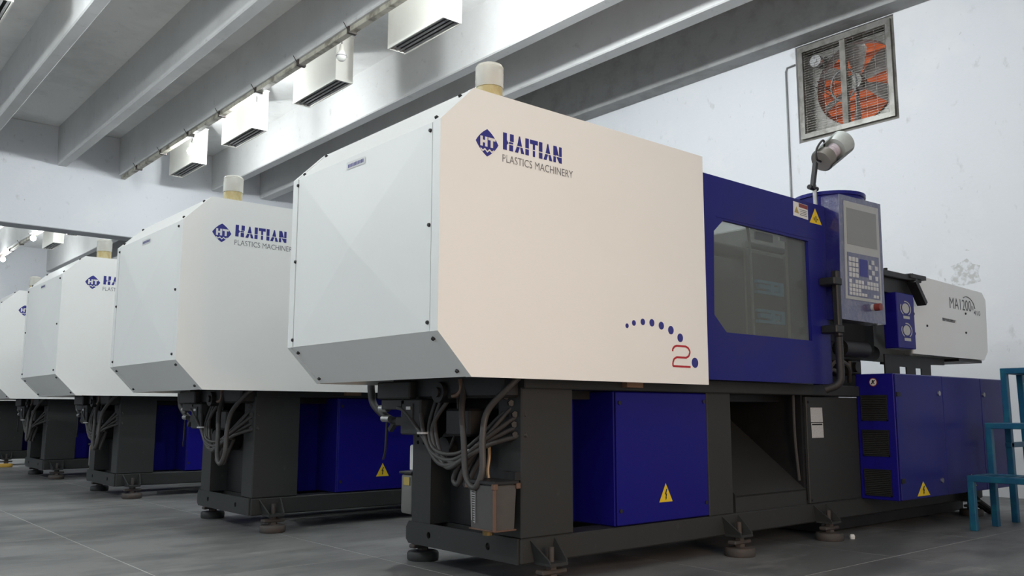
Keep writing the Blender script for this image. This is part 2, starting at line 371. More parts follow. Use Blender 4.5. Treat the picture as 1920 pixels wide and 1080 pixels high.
# ================================================================== vent boxes and lamps on the ceiling
def vent_box(x0, x1, y0, y1, label, group):
    t = thing('vent_box', label, 'vent box', ((x0+x1)/2, (y0+y1)/2, 4.11), group)
    zb, zt = 4.11, 4.62
    bm = NB()
    box(bm, x0, x0+.012, y0, y1, zb, zt); box(bm, x1-.012, x1, y0, y1, zb, zt); box(bm, x0+.012, x1-.012, y0, y0+.012, zb, zt); box(bm, x0+.012, x1-.012, y1-.012, y1, zb, zt)
    build('housing', bm, 'box', t)
    pbox('louver_shade_plate', 'black', t, x0+.013, x1-.013, y0+.013, y1-.013, zb+.045, zb+.055)  # added black plate, puts the shade behind the louvers into colour
    pbox('top_plate', 'box', t, x0-.006, x1+.006, y0-.006, y1+.006, zt, zt+.015)
    for k in range(4):
        x = x0+.030 + k*(x1-x0-.060)/3; bm = NB(); obox(bm, (x, y0+.014, zb+.014), (x, y1-.014, zb+.014), .020, .006, up=(.35,0,.93)); build('louver_slat', bm, 'slat', t)
    for y in (y0+.15, y1-.15):
        bm = NB(); cyl(bm, ((x0+x1)/2, y, zt+.015), ((x0+x1)/2, y, ZS), .008, 8); build('hanger_rod', bm, 'conduit', t)
    return t
G1 = 'vent boxes between the two middle beams'
for y0, y1, lab in ((3.644,4.56,'largest white louvered vent box, cut off by the top edge of the picture'),
                    (5.578,6.56,'white louvered vent box behind the unlit hanging bulb'),
                    (7.674,8.62,'white vent box glaring in the light of a bulb, second from the cross beam'),
                    (9.664,10.6,'white vent box closest to the near face of the white cross beam')):
    vent_box(2.60, 2.805, y0, y1, lab, G1)
vent_box(-.575, -.365, 5.80, 6.80, 'white vent box in the top left corner of the picture', 'vent boxes left of the ribs')
for y0, lab in ((13.5,'distant vent box beyond the cross beam, closest behind it'),(15.5,'distant vent box beyond the cross beam, beside the glowing bulb'),(17.5,'distant vent box beyond the cross beam, farthest in the second bay')):
    vent_box(2.60, 2.805, y0, y0+.95, lab, 'vent boxes in the second bay')

# conduit trough along the middle beam
def conduit(x, y0, y1, label):
    t = thing('cable_trough', label, 'conduit', (x, (y0+y1)/2, ZBM-.06))
    bm = NB(); box(bm, x-.03, x+.035, y0, y1, ZBM-.05, ZBM-.001, bev=.004); build('trough', bm, 'conduit', t)
    y = y0+.45
    while y < y1:
        bm = NB(); box(bm, x-.042, x+.046, y-.018, y+.018, ZBM-.062, ZBM-.0005); tube(bm, [(x-.045,y,ZBM-.03),(x-.088,y,ZBM+.03)], .004, 6, smooth=False)
        build('clamp', bm, 'rust', t); y += 1.015
    return t
conduit(2.16, 2.0, 11.32, 'stained cable trough with clamps under the middle concrete beam')
conduit(2.16, 11.70, 21.5, 'cable trough carrying bulbs in the bay beyond the cross beam')

def bulb(x, y, lit, label, z=3.985, group='hanging bulbs', m='bulb'):
    t = thing('hanging_bulb', label, 'light bulb', (x, y, z-.06), group)
    if 2.2 < x < 3: pts = [(2.262,y,ZBM+.17),((2.262+x)/2,y,ZBM+.155),(x,y,max(z+.17,ZBM+.10)),(x,y,z+.10)]
    elif x > 1.9: pts = [(2.118,y,ZBM-.03),((2.118+x)/2,y,ZBM-.045),(x,y,z+.10)]
    else: pts = [(x-.06,y,ZBM-.03),(x-.03,y,ZBM-.045),(x,y,z+.10)]
    if x < 0: pts = [(x,y,ZS-.001),(x,y,ZBM+.3),(x,y,z+.10)]
    bm = NB(); tube(bm, pts, .005, 6); build('cord', bm, 'rubber', t)
    bm = NB(); lathe(bm, [(0,.115),(.02,.115),(.024,.06),(.030,.045),(0,.045)][::-1], 16, (x,y,z)); build('holder', bm, 'porcelain', t, smooth=True)
    bm = NB(); lathe(bm, [(0,-.052),(.028,-.046),(.046,-.026),(.052,0),(.044,.026),(.03,.046),(0,.048)], 20, (x,y,z))
    build('globe', bm, m if lit else 'bulboff', t, smooth=True)
    if not lit:
        bm = NB(); lathe(bm, [(.0535,-.008),(.054,-.004),(.0535,.0)], 20, (x,y,z)); build('globe_rim', bm, 'slat', t)
GB = 'bulbs hanging from the middle beam'
bulb(2.364, 9.057, True, 'lit bulb under the middle beam in front of the farthest white vent box', z=4.08, group=GB, m='bulbmid')
bulb(2.364, 7.017, True, 'lit bulb under the middle beam in front of the second farthest vent box', z=4.08, group=GB, m='bulbmid')
bulb(2.275, 4.87, False, 'unlit bulb hanging in front of a white vent box', z=4.05, group=GB)
bulb(2.364, 2.85, True, 'lit bulb just above the picture, lighting the white beam', z=4.08, group=GB, m='bulbbig')
bulb(2.364, 0.775, True, 'lit bulb above the nearest machine', z=4.08, group=GB)
bulb(2.04, 16.55, True, 'round glowing bulb beyond the cross beam, the upper one', group='bulbs in the second bay')
bulb(2.09, 19.7, True, 'round glowing bulb beyond the cross beam, at the left picture edge', group='bulbs in the second bay')
for k, y in enumerate((5.50, 3.47, 1.44, -.59, -2.62)):
    bulb(-.85, y, True, 'lit bulb of the left ceiling row, %s from the camera end' % ('fifth','fourth','third','second','first')[k], group='bulbs of the left ceiling row', m='bulbdim')

ORD = ('first','second','third','fourth','fifth','sixth','seventh')
for k, y in enumerate((-4.0, -1.5, 1.0, 3.5, 6.0, 8.5)):  # bulb row added out of view to brighten the machine end panels
    bulb(-4.13, y, True, 'added unseen bulb of the outer left row, %s from the camera end' % ORD[k], group='added unseen bulbs lighting the machine ends')

# ================================================================== THE MACHINE
L, W = 1.4435, 1.10
zt, zb, ZT, ZB, c = 1.644, .914, 1.788, .765, .143
MO = (2.4, .55, 0)
mach = thing('injection_moulding_machine', 'nearest injection moulding machine, warm cream hood and full blue guard in view', 'machine', MO, 'row of injection moulding machines')
XZ = lambda y0: (lambda u, v, t: (u, y0+t, v))
# --- cream clamp hood
prof = [(0,zb),(c,ZB),(L,ZB),(L,ZT),(c,ZT),(0,zt)]
for y0, sgn in ((0, 1), (W, -1)):
    bm = NB(); plate(bm, prof, [], lambda u,v,t: (u, y0+sgn*t, v), .010)
    ya, yb = sorted((y0+sgn*.010, y0+sgn*.045))
    box(bm, 0, .010, ya, yb, zb, zt)                                   # folded flange on the end
    for (a, b) in (((0,zb),(c,ZB)), ((0,zt),(c,ZT))):
        dx, dz = b[0]-a[0], b[1]-a[1]; ln = math.hypot(dx, dz); nx, nz = (dz/ln, -dx/ln)
        s = -1 if nx*(.5-a[0]) + nz*(1.25-a[1]) < 0 else 1
        o1 = (a[0]+nx*.01*s, a[1]+nz*.01*s); o2 = (b[0]+nx*.01*s, b[1]+nz*.01*s)
        vs = [bm.verts.new((p[0], y, p[1])) for y in (ya, ya+.022 if sgn > 0 else yb) for p in (a, b, o2, o1)]
        if sgn < 0:
            for k_, v in enumerate(vs): v.co.y = (yb if k_ < 4 else yb-.022)
        for q in ((0,1,2,3),(7,6,5,4),(0,4,5,1),(1,5,6,2),(2,6,7,3),(3,7,4,0)): bm.faces.new([vs[i] for i in q])
    sp = build('side_panel', bm, 'cream', mach)
    if sgn > 0: side_front = sp
bm = NB()
y0, y1, ap = .0505, W-.0505, Vector((-.012, .575, 1.277))
q = [bm.verts.new(p) for p in ((.0015,y0,zb+.001),(.0015,y1,zb+.001),(.0015,y1,zt-.001),(.0015,y0,zt-.001))]; a_ = bm.verts.new(ap)
for i in range(4): bm.faces.new((q[i], q[(i+1)%4], a_))
qb = [bm.verts.new((.010, v.co.y, v.co.z)) for v in q]
for i in range(4): bm.faces.new((q[i], qb[i], qb[(i+1)%4], q[(i+1)%4]))
bm.faces.new(qb[::-1])
end_panel = build('end_panel', bm, 'cream', mach, label='cross-broken end panel')
for a, b in (((0,zb),(c,ZB)), ((c,ZT),(0,zt))):
    bm = NB()
    dx, dz = b[0]-a[0], b[1]-a[1]; ln = math.hypot(dx, dz); nx, nz = dz/ln, -dx/ln
    s = 1 if nx*(.5-a[0]) + nz*(1.25-a[1]) > 0 else -1; th = .009*s; sk = .002*s
    vs = [bm.verts.new((p[0]+nx*t, y, p[1]+nz*t)) for y in (.034, W-.034) for p, t in ((a,sk),(b,sk),(b,th),(a,th))]
    for f in ((0,1,2,3),(7,6,5,4),(0,4,5,1),(1,5,6,2),(2,6,7,3),(3,7,4,0)): bm.faces.new([vs[i] for i in f])
    build('chamfer_panel', bm, 'cream', mach)
pbox('top_panel', 'cream', mach, c, L, .012, W-.012, ZT-.012, ZT-.002)
def bolt(p, n, r=.0085, parent=mach):
    bm = NB(); n = Vector(n).normalized(); p = Vector(p); cyl(bm, p-n*.004, p+n*.006, r, 8, r*.7); build('bolt', bm, 'black', parent)
for y in (.060, W-.045):
    for z in (1.615, 1.280, .945): bolt((.001,y,z), (-1,0,0))
nb = Vector((-(zb-ZB),0,-c)).normalized(); ntp = Vector((-(ZT-zt),0,c)).normalized()
for y in (.055, W-.06):
    for f in (.15, .86):
        bolt((c*f, y, zb+(ZB-zb)*f), nb); bolt((c*f, y, zt+(ZT-zt)*f), ntp)
# little sticker on the end
bm = NB(); polys(bm, [[(.493,1.605),(.635,1.607),(.635,1.637),(.493,1.633)]], lambda u,v: (-.0022,u,v-.012)); st = build('sticker', bm, 'white', mach, label='small white sticker with blue writing')
bm = NB()
for k in range(11): polys(bm, [[(.505+k*.011,1.612),(.512+k*.011,1.612),(.512+k*.011,1.626),(.505+k*.011,1.626)]], lambda u,v: (-.0028,u,v-.012))
build('sticker_print', bm, 'print_blue', st)
# emblem: rounded lozenge with HT and a wave
yp = -.0008
def onp(u, v): return (u, yp, v)
def emblem(cx, cz, hw, hh):
    bm = NB(); pts = []
    cor = [(0,1),(1,0),(0,-1),(-1,0)]
    for i in range(4):
        (ax, az), (bx_, bz) = cor[i], cor[(i+1)%4]
        for k in range(8):
            t = k/8; x, z = ax+(bx_-ax)*t, az+(bz-az)*t; bul = 1+.13*math.sin(PI*t)
            pts.append((cx+hw*x*bul, cz+hh*z*bul))
    plate(bm, pts, [], lambda u,v,t: (u, yp+t, v), .0008)
    e = build('emblem', bm, 'print_blue', mach, label='blue lozenge emblem with HT and wave')
    bm = NB(); y2 = yp-.0006; f = lambda u, v: (cx+u*hw, y2, cz+v*hh)
    H = [[(-.62,-.30),(-.40,-.30),(-.40,.42),(-.62,.42)],[(-.20,-.30),(.02,-.30),(.02,.42),(-.20,.42)],[(-.40,-.04),(-.20,-.04),(-.20,.16),(-.40,.16)]]
    T = [[(.08,.22),(.72,.22),(.72,.42),(.08,.42)],[(.29,-.30),(.51,-.30),(.51,.22),(.29,.22)]]
    zz = [(-.60,-.42),(-.40,-.56),(-.20,-.42),(0,-.60),(.20,-.42),(.40,-.56),(.60,-.42)]
    Wv = [[zz[i], zz[i+1], (zz[i+1][0], zz[i+1][1]-.13), (zz[i][0], zz[i][1]-.13)] for i in range(6)]
    polys(bm, H+T+Wv, f); build('emblem_letters', bm, 'white', e)
emblem(.204, 1.598, .0515, .0505)
# big slit lettering
bm = NB(); hx0, hx1, hz0, hz1 = .277, .570, 1.589, 1.653
def LT(x, wd, shapes): return [[(x+u*wd, v) for u, v in s] for s in shapes]
cut = .36; g_ = .055           # the horizontal slit through the letters
I_ = [[(0,0),(1,0),(1,cut),(0,cut)],[(0,cut+g_),(1,cut+g_),(1,1),(0,1)]]
A_ = [[(0,0),(.34,0),(.52,cut),(.20,cut)],[(.66,0),(1,0),(.82,cut),(.56,cut)],[(.24,cut+g_),(.76,cut+g_),(.56,1),(.44,1)]]
H_ = [[(0,0),(.36,0),(.36,.30),(.50,.44),(.36,.60),(.36,1),(0,1)],[(.58,0),(.94,0),(.94,.36),(.58,.36)],[(.50,.44),(.62,.40),(.94,.42),(.94,.52),(.60,.52)],[(.64,.56),(1,.56),(1,1),(.64,1)]]
T_ = [[(.36,0),(.64,0),(.64,cut),(.36,cut)],[(.36,cut+g_),(.64,cut+g_),(.64,.74),(.36,.74)],[(0,.74),(1,.74),(1,1),(0,1)]]
N_ = [[(0,0),(.30,0),(.30,cut),(0,cut)],[(.36,cut),(.70,0),(1,0),(1,cut)],[(0,cut+g_),(.34,cut+g_),(.34,.56),(.30,1),(0,1)],[(.34,cut+g_+.05),(.66,cut+g_),(.40,1),(.30,1)],[(.68,cut+g_),(1,cut+g_),(1,1),(.68,1)]]
al = []; x = 0
for sh, wd in ((H_,.175),(A_,.155),(I_,.06),(T_,.135),(I_,.06),(A_,.155),(N_,.15)):
    al += LT(x, wd, sh); x += wd + .018
sc_ = 1/(x-.018)
polys(bm, al, lambda u, v: (hx0+(hx1-hx0)*u*sc_, yp, hz0+(hz1-hz0)*v))
build('lettering', bm, 'print_blue', mach, label='blue lettering HAITIAN')
build('lettering', text_bm('PLASTICS MACHINERY', .275, .629, 1.542, 1.571, 0, .0008), 'print_grey', mach, label='thin grey lettering PLASTICS MACHINERY')
# swoosh of dots and the red 2
for k, (x, z, r) in enumerate(((.925,.989,.0095),(.966,1.003,.0115),(1.02,1.011,.0135),(1.076,1.011,.0155),(1.135,1.003,.0165),(1.196,.988,.018),(1.256,.959,.0185),(1.351,.857,.022))):
    bm = NB(); plate(bm, circ(x, z, r, 20), [], lambda u,v,t: (u, yp+t, v), .0008); build('dot', bm, 'print_blue', mach)
bm = NB()
X0, X1, Z0, Z1, sw = 1.204, 1.318, .838, .924, .0085
pl = [(X0,Z1-.024),(X0,Z1-.016),(X0+.012,Z1-.004),(X0+.026,Z1),(X1-.028,Z1),(X1-.010,Z1-.006),(X1,Z1-.020),(X1,Z0+.062),(X1-.008,Z0+.046),(X1-.026,Z0+.038),(X0+.026,Z0+.038),(X0+.008,Z0+.030),(X0,Z0+.014),(X0,Z0),(X1+.002,Z0)]
for k, (a, b) in enumerate(zip(pl, pl[1:])):
    obox(bm, (a[0], yp, a[1]), (b[0], yp, b[1]), .0006, sw, up=(0,0,1) if abs(b[0]-a[0]) > abs(b[1]-a[1]) else (1,0,0))
build('lettering', bm, 'print_red', mach, label='red numeral 2')
# beacon
bm = NB(); bx_, by_ = .297, .105
lathe(bm, [(0,0),(.050,0),(.050,.066),(.046,.070),(0,.070)], 24, (bx_,by_,ZT-.004)); be = build('beacon_base', bm, 'beaconbase', mach, smooth=True, label='yellowed beacon base')
bm = NB(); lathe(bm, [(.046,.002),(.052,0)] + [(.0522+.0013*(k%2), .003+k*.005) for k in range(16)] + [(.0515,.082),(.049,.088),(.040,.092),(0,.093)], 28, (bx_,by_,ZT+.064))
build('beacon_lens', bm, 'lens', be, smooth=True)
bm = NB(); lathe(bm, [(0,0),(.012,0),(.034,.05),(0,.052)], 16, (bx_,by_,ZT+.068)); build('beacon_reflector', bm, 'white', be, smooth=True)
# clamp block inside the hood
pbox('clamp_platen', 'black', mach, .42, .68, .17, .93, .70, 1.62, bev=.01)
pbox('toggle_block', 'black', mach, .16, .42, .35, .75, .80, 1.45, bev=.02)
for y in (.24, .86):
    for z in (.95, 1.45):
        bm = NB(); cyl(bm, (.45,y,z), (2.75,y,z), .035, 16); build('tie_bar', bm, 'greysteel', mach, smooth=True)

# --- frame
RZ0, RZ1 = .088, .181
for ya, yb in ((.15,.27),(.78,.895)):
    bm = NB(); box(bm, .497, 4.55, ya, yb, RZ0, RZ1, bev=.006); build('base_rail', bm, 'dark', mach)
bm = NB(); plate(bm, [(.165,RZ0),(.885,RZ0),(.905,.105),(.905,.155),(.885,RZ1),(.165,RZ1)], [circ(.34,.135,.014,12),circ(.735,.135,.014,12)], lambda u,v,t: (.490+t, u, v), .010)
box(bm, .502, .60, .27, .78, RZ0, .10); box(bm, .59, .60, .27, .78, RZ0, RZ1-.002)
build('end_rail', bm, 'dark', mach)
bm = NB(); box(bm, .497, .767, .15, .290, RZ1, .755, bev=.005); build('post', bm, 'dark', mach)
bm = NB(); plate(bm, [(.735,RZ1),(.872,RZ1),(.872,.545),(.86,.56),(.86,.66),(.735,.66)], [circ(.79,.515,.009,10),circ(.835,.515,.009,10),circ(.835,.545,.009,10)], lambda u,v,t: (.497+t, u, v), .02)
box(bm, .517, .60, .735, .872, RZ1, .66); build('post', bm, 'dark', mach)
bm = NB(); box(bm, .517, .767, .80, .89, RZ1, .755, bev=.004); build('post', bm, 'dark', mach)
bm = NB(); box(bm, 1.625, 1.805, .152, .29, RZ1, .742, bev=.004); build('post', bm, 'dark', mach)
bm = NB(); box(bm, 1.625, 1.805, .78, .893, RZ1, .742, bev=.004); build('post', bm, 'dark', mach)
for ya, yb in ((.13,.30),(.78,.91)):
    bm = NB(); box(bm, .497, 3.9, ya, yb, .735, .792, bev=.004); build('bed_beam', bm, 'dark', mach)
pbox('bed_plate', 'black', mach, .70, 2.9, .30, .78, .70, .74)
pbox('wooden_packer', 'cardboard', mach, 1.03, 1.13, .10, .128, .748, .772, label='small brown wooden packer')
# blue electric cabinet
bm = NB(); box(bm, 1.012, 1.622, .162, .74, RZ1+.002, .733, bev=.004); bc = build('cabinet_body', bm, 'blue_b', mach)
bm = NB(); box(bm, 1.016, 1.618, .150, .161, RZ1+.006, .730, bev=.003); cd_ = build('cabinet_door', bm, 'blue_b', mach)
for x, z in ((1.035,.245),(1.035,.685),(1.598,.695),(1.598,.245)):
    bm = NB(); cyl(bm, (x,.152,z), (x,.146,z), .009, 8); build('door_screw', bm, 'black', cd_)
pbox('rear_blue_panel', 'blue_b', mach, .77, 1.012, .40, .43, RZ1, .733)
def warning(name, parent, cx, z0, w_, h_, y):
    bm = NB(); plate(bm, [(cx-w_/2,z0),(cx+w_/2,z0),(cx,z0+h_)], [], lambda u,v,t: (u, y-t, v), .001); s = build('warning_sign', bm, 'yellow', parent, label='yellow triangle warning sign')
    bm = NB(); f = lambda u, v: (cx+u*w_, y-.0016, z0+v*h_)
    if name == 'bolt': polys(bm, [[(.03,.70),(-.10,.40),(.01,.42),(.10,.70)],[(-.02,.42),(.09,.46),(.02,.24),(-.03,.26)],[(-.05,.27),(.06,.24),(-.02,.08)]], f)
    else: polys(bm, [[(-.16,.2),(-.09,.2),(-.09,.4),(-.16,.4)],[(-.04,.1),(.0,.1),(.0,.5),(-.04,.5)],[(.05,.1),(.09,.1),(.09,.5),(.05,.5)],[(.12,.26),(.20,.26),(.20,.34),(.12,.34)]], f)
    build('warning_print', bm, 'signblack', s)
warning('bolt', mach, 1.319, .265, .088, .078, .1495)
# mould drop chute in the middle bay
bm = NB()
box(bm, 1.845, 2.445, .165, .172, .178, .258)
vs = [bm.verts.new(p) for p in ((1.845,.165,.258),(2.445,.165,.258),(2.445,.70,.675),(1.845,.70,.675),(1.845,.165,.250),(2.445,.165,.250),(2.445,.70,.667),(1.845,.70,.667))]
for f in ((0,1,2,3),(7,6,5,4),(0,4,5,1),(1,5,6,2),(2,6,7,3),(3,7,4,0)): bm.faces.new([vs[i] for i in f])
box(bm, 1.838, 1.845, .165, .70, .178, .262)
build('drop_chute', bm, 'dark', mach)
pbox('bay_back', 'black', mach, 1.805, 2.44, .74, .75, RZ1, .735)
pbox('bay_side', 'black', mach, 2.435, 2.455, .17, .74, RZ1, .735)
bm = NB(); tube(bm, [(2.40,.19,.735),(2.40,.19,.52),(2.425,.19,.30)], .008, 8); build('hose', bm, 'hose', mach, smooth=True)
# lower rear panel with labels
bm = NB(); box(bm, 2.455, 4.40, .150, .168, RZ1+.003, .728, bev=.003); pn = build('lower_panel', bm, 'dark', mach)
bm = NB(); polys(bm, [[(2.492,.597),(2.608,.597),(2.605,.672),(2.490,.672)],[(2.495,.515),(2.610,.515),(2.608,.592),(2.493,.592)]], lambda u,v: (u,.1488,v)); lb = build('data_label', bm, 'paper', pn, label='two pale printed data labels')
bm = NB(); polys(bm, [[(2.50,.580),(2.60,.580),(2.60,.588),(2.50,.588)]], lambda u,v: (u,.1482,v)); build('label_print', bm, 'signblack', lb)
for x, z in ((2.472,.70),(2.472,.20)): bolt((x,.150,z), (0,-1,0), .007, pn)
pbox('rear_panel', 'dark', mach, 2.455, 4.40, .86, .88, RZ1, .735)
# levelling feet
def foot(x, y, s, padmat='rust', nut=True):
    """bracket on the rail face with gussets, bolt, nut plates and round pad; s = -1 front, 1 rear"""
    yr = .15 if s < 0 else .895
    bm = NB()
    for dx in (-.062, .062):
        gx = x+dx
        for q in ((gx-.004, gx+.004),):
            tri = [(yr,.175),(yr,.092),(yr+s*.085,.092),(yr+s*.085,.105)]
            A = [bm.verts.new((q[0]+ (.022 if dx<0 else -.022)*(1-(z-.092)/.083), yy, z)) for yy, z in tri]; B = [bm.verts.new((q[1]+(.022 if dx<0 else -.022)*(1-(z-.092)/.083), yy, z)) for yy, z in tri]
            bm.faces.new(A); bm.faces.new(B[::-1])
            for i in range(4): bm.faces.new((A[i], B[i], B[(i+1)%4], A[(i+1)%4]))
    a, b = sorted((yr, yr+s*.088)); box(bm, x-.045, x+.045, a, b, .086, .097)
    build('foot_bracket', bm, 'dark', mach)
    yy = yr+s*.045
    bm = NB(); cyl(bm, (x,yy,.03), (x,yy,.150), .011, 10); bt = build('levelling_bolt', bm, 'rust', mach, smooth=True)
    bm = NB(); box(bm, x-.062, x+.062, yy-.022, yy+.022, .054, .070, bev=.004); cyl(bm, (x,yy,.070), (x,yy,.084), .022, 6); cyl(bm, (x,yy,.040), (x,yy,.054), .024, 6); build('nut', bm, 'rust', bt)
    bm = NB(); lathe(bm, [(0,0),(.066,0),(.070,.006),(.070,.030),(.064,.038),(.03,.042),(0,.042)], 24, (x,yy,0)); build('foot_pad', bm, padmat, mach, smooth=True)
for x in (.605, 1.775, 2.545, 4.25):
    foot(x, 0, -1); foot(x, 0, 1, 'dark')

# --- blue guard with window
gy = .030
outer = [(1.40,.790),(2.518,.790),(2.518,1.728),(1.40,1.728)]
hole = [(1.625,1.006),(2.340,1.006),(2.342,1.520),(1.626,1.526),(1.553,1.466),(1.538,1.081)]
bm = NB(); plate(bm, outer, [hole], XZ(gy), .018); box(bm, 2.500, 2.518, gy+.018, gy+.10, .790, 1.728); box(bm, 1.40, 2.50, gy+.018, gy+.09, 1.712, 1.728)
build('guard_door', bm, 'blue', mach)
bm = NB(); plate(bm, [(u+(.008 if u < 2 else -.008)*-1, v+(-.008 if v < 1.2 else .008)) for u, v in hole], [], XZ(gy+.019), .004); build('guard_window', bm, 'glass', mach)
bm = NB()
box(bm, 1.57, 2.40, .028, .0295, 1.535, 1.540); build('window_strip', bm, 'blue', mach)
# handle: dark bar on two stand-offs at the guard's edge
bm = NB(); box(bm, 2.462, 2.500, -.052, -.018, 1.03, 1.372, bev=.006); hd = build('guard_handle', bm, 'black', mach)
for z in (1.315, 1.068):
    bm = NB(); box(bm, 2.425, 2.505, -.058, .030, z-.020, z+.020, bev=.005); build('handle_clamp', bm, 'black', hd)
bm = NB(); tube(bm, [(2.482,-.035,1.03),(2.488,-.032,.92),(2.478,-.03,.80),(2.44,.03,.76)], .020, 10)
build('corrugated_hose', bm, 'rubber', mach, smooth=True)
# labels on the guard
bm = NB(); polys(bm, [[(2.215,1.637),(2.352,1.632),(2.352,1.708),(2.218,1.712)]], lambda u,v: (u,gy-.001,v)); wl = build('warning_label', bm, 'white', mach, label='white warning label with red header')
bm = NB(); polys(bm, [[(2.268,1.688),(2.350,1.685),(2.350,1.706),(2.268,1.709)]], lambda u,v: (u,gy-.0016,v)); build('label_header', bm, 'red', wl)
bm = NB(); polys(bm, [[(2.225,1.655),(2.268,1.653),(2.246,1.688)]], lambda u,v: (u,gy-.0016,v)); build('label_triangle', bm, 'oil', wl)
bm = NB()
for k in range(4): polys(bm, [[(2.275,1.674-k*.009),(2.342,1.673-k*.009),(2.342,1.677-k*.009),(2.275,1.678-k*.009)]], lambda u,v: (u,gy-.0016,v))
build('label_print', bm, 'print_grey', wl)
warning('crush', mach, 2.424, 1.622, .115, .082, gy)
# mould space behind the window
pbox('rear_guard', 'greysteel', mach, 1.45, 2.50, .97, .99, .80, 1.70)
bm = NB(); box(bm, 1.45, 1.72, .18, .94, .80, 1.62, bev=.01); build('moving_platen', bm, 'greysteel', mach)
bm = NB(); box(bm, 2.38, 2.62, .18, .94, .76, 1.66, bev=.01); build('fixed_platen', bm, 'greysteel', mach)
bm = NB(); box(bm, 1.72, 1.92, .34, .80, 1.0, 1.45, bev=.006); build('mould_half', bm, 'steel', mach)
bm = NB(); box(bm, 2.03, 2.38, .20, .80, .98, 1.46, bev=.006); build('mould_half', bm, 'greysteel', mach)
bm = NB(); tube(bm, [(1.66,.12,1.575),(1.76,.11,1.590),(1.88,.10,1.575),(1.925,.10,1.50),(1.935,.10,1.30),(1.94,.10,.95)], .007, 8); build('wire', bm, 'steel', mach, smooth=True)
for z in (1.270, 1.123):
    bm = NB(); a, b, y = 2.045, 2.275, .14
    box(bm, a, b, y, y+.02, z+.020, z+.034); box(bm, a, b, y, y+.02, z-.034, z-.020); box(bm, b-.025, b, y, y+.02, z-.020, z+.020); box(bm, b-.115, b-.085, y, y+.02, z-.020, z+.020)
    box(bm, a+.02, b-.115, y+.004, y+.02, z-.008, z+.014); box(bm, b-.07, b-.03, y+.01, y+.06, z-.012, z+.012); build('water_fitting', bm, 'lightblue', mach)
pbox('nameplate', 'film', mach, 2.03, 2.18, .13, .14, 1.505, 1.545)
pbox('tag_plate', 'white', mach, 2.24, 2.30, .13, .135, 1.525, 1.545)
bm = NB(); cyl(bm, (2.02,.18,1.485), (2.34,.18,1.485), .018, 12); build('mould_pipe', bm, 'steel', mach, smooth=True)

# --- control panel beside the guard
bm = NB()
pr = [(2.527,1.785),(2.970,1.798),(2.955,1.122),(2.490,1.122)]
plate(bm, pr, [], lambda u,v,t: (u, -.047+t, v), .10)
cp = build('control_panel', bm, 'gloss', mach, label='blue control panel under wrinkled clear film')
def cpq(u0, u1, v0, v1):     # rectangle in panel coordinates 0..1
    def f(u, v):
        xl = 2.490+(2.527-2.490)*v; xr = 2.955+(2.970-2.955)*v; zl = 1.122+(1.785-1.122)*v; zr = 1.122+(1.798-1.122)*v
        return xl+(xr-xl)*u, zl+(zr-zl)*u
    return [f(u0,v0), f(u1,v0), f(u1,v1), f(u0,v1)]
def cpp(name, m, q, t, y=-.050, parent=cp):
    bm = NB(); plate(bm, q, [], lambda u,v,tt: (u, y-tt, v), t); return build(name, bm, m, parent)
cpp('front_film', 'film', cpq(0,1,0,1), .003, y=-.0472)
cpp('panel_frame', 'bezel', cpq(.10,.92,.165,.955), .004)
cpp('screen', 'screen', cpq(.15,.85,.605,.900), .0055)
cpp('key_field', 'film', cpq(.14,.88,.190,.540), .0052)
bm = NB()
for (r0, r1, cells) in ((.470,.505,(0,1,2,7)),(.428,.462,(0,1,2,6,8)),(.386,.420,(0,1,2,7)),(.344,.378,(0,1,2,6,8)),
                        (.296,.326,(0,2,3,4,6,7,8,9)),(.262,.290,(0,1,2,3,4,5,6,7,8,9)),(.230,.256,(0,1,2,3)),(.200,.224,(0,1,2,3,4,5,8,9))):
    n = 9 if r0 > .33 else 10
    for k in cells:
        u0 = .17 + k*.68/n; plate(bm, cpq(u0, u0+.50/n, r0, r1), [], lambda u,v,t: (u, -.0552-t, v), .003)
build('keys', bm, 'key', cp)['kind'] = 'stuff'
bm = NB(); plate(bm, cpq(.42,.60,.36,.50), [], lambda u,v,t: (u,-.0552-t,v), .0012); build('key_print', bm, 'print_blue', cp)
bm = NB(); e0 = (2.815,-.05,1.205); cyl(bm, e0, (e0[0],-.068,e0[2]), .018, 14); build('stop_collar', bm, 'key', cp, smooth=True)
bm = NB(); cyl(bm, (e0[0],-.068,e0[2]), (e0[0],-.100,e0[2]), .020, 16); build('stop_button', bm, 'red', cp, smooth=True)
bm = NB(); cyl(bm, (2.96,.25,1.62), (2.96,.25,1.865), .190, 36); cyl(bm, (2.96,.25,1.865), (2.96,.25,1.885), .200, 36); build('hopper_collar', bm, 'blue', mach, smooth=True, label='round blue collar behind the control panel')
bm = NB(); tube(bm, [(3.10,.30,1.52),(3.22,.22,1.535),(3.26,.28,1.53),(3.1,.36,1.53)], .006, 6); build('wire_loop', bm, 'steel', mach)
pbox('panel_arm', 'black', mach, 2.62, 2.90, .05, .30, 1.20, 1.32)

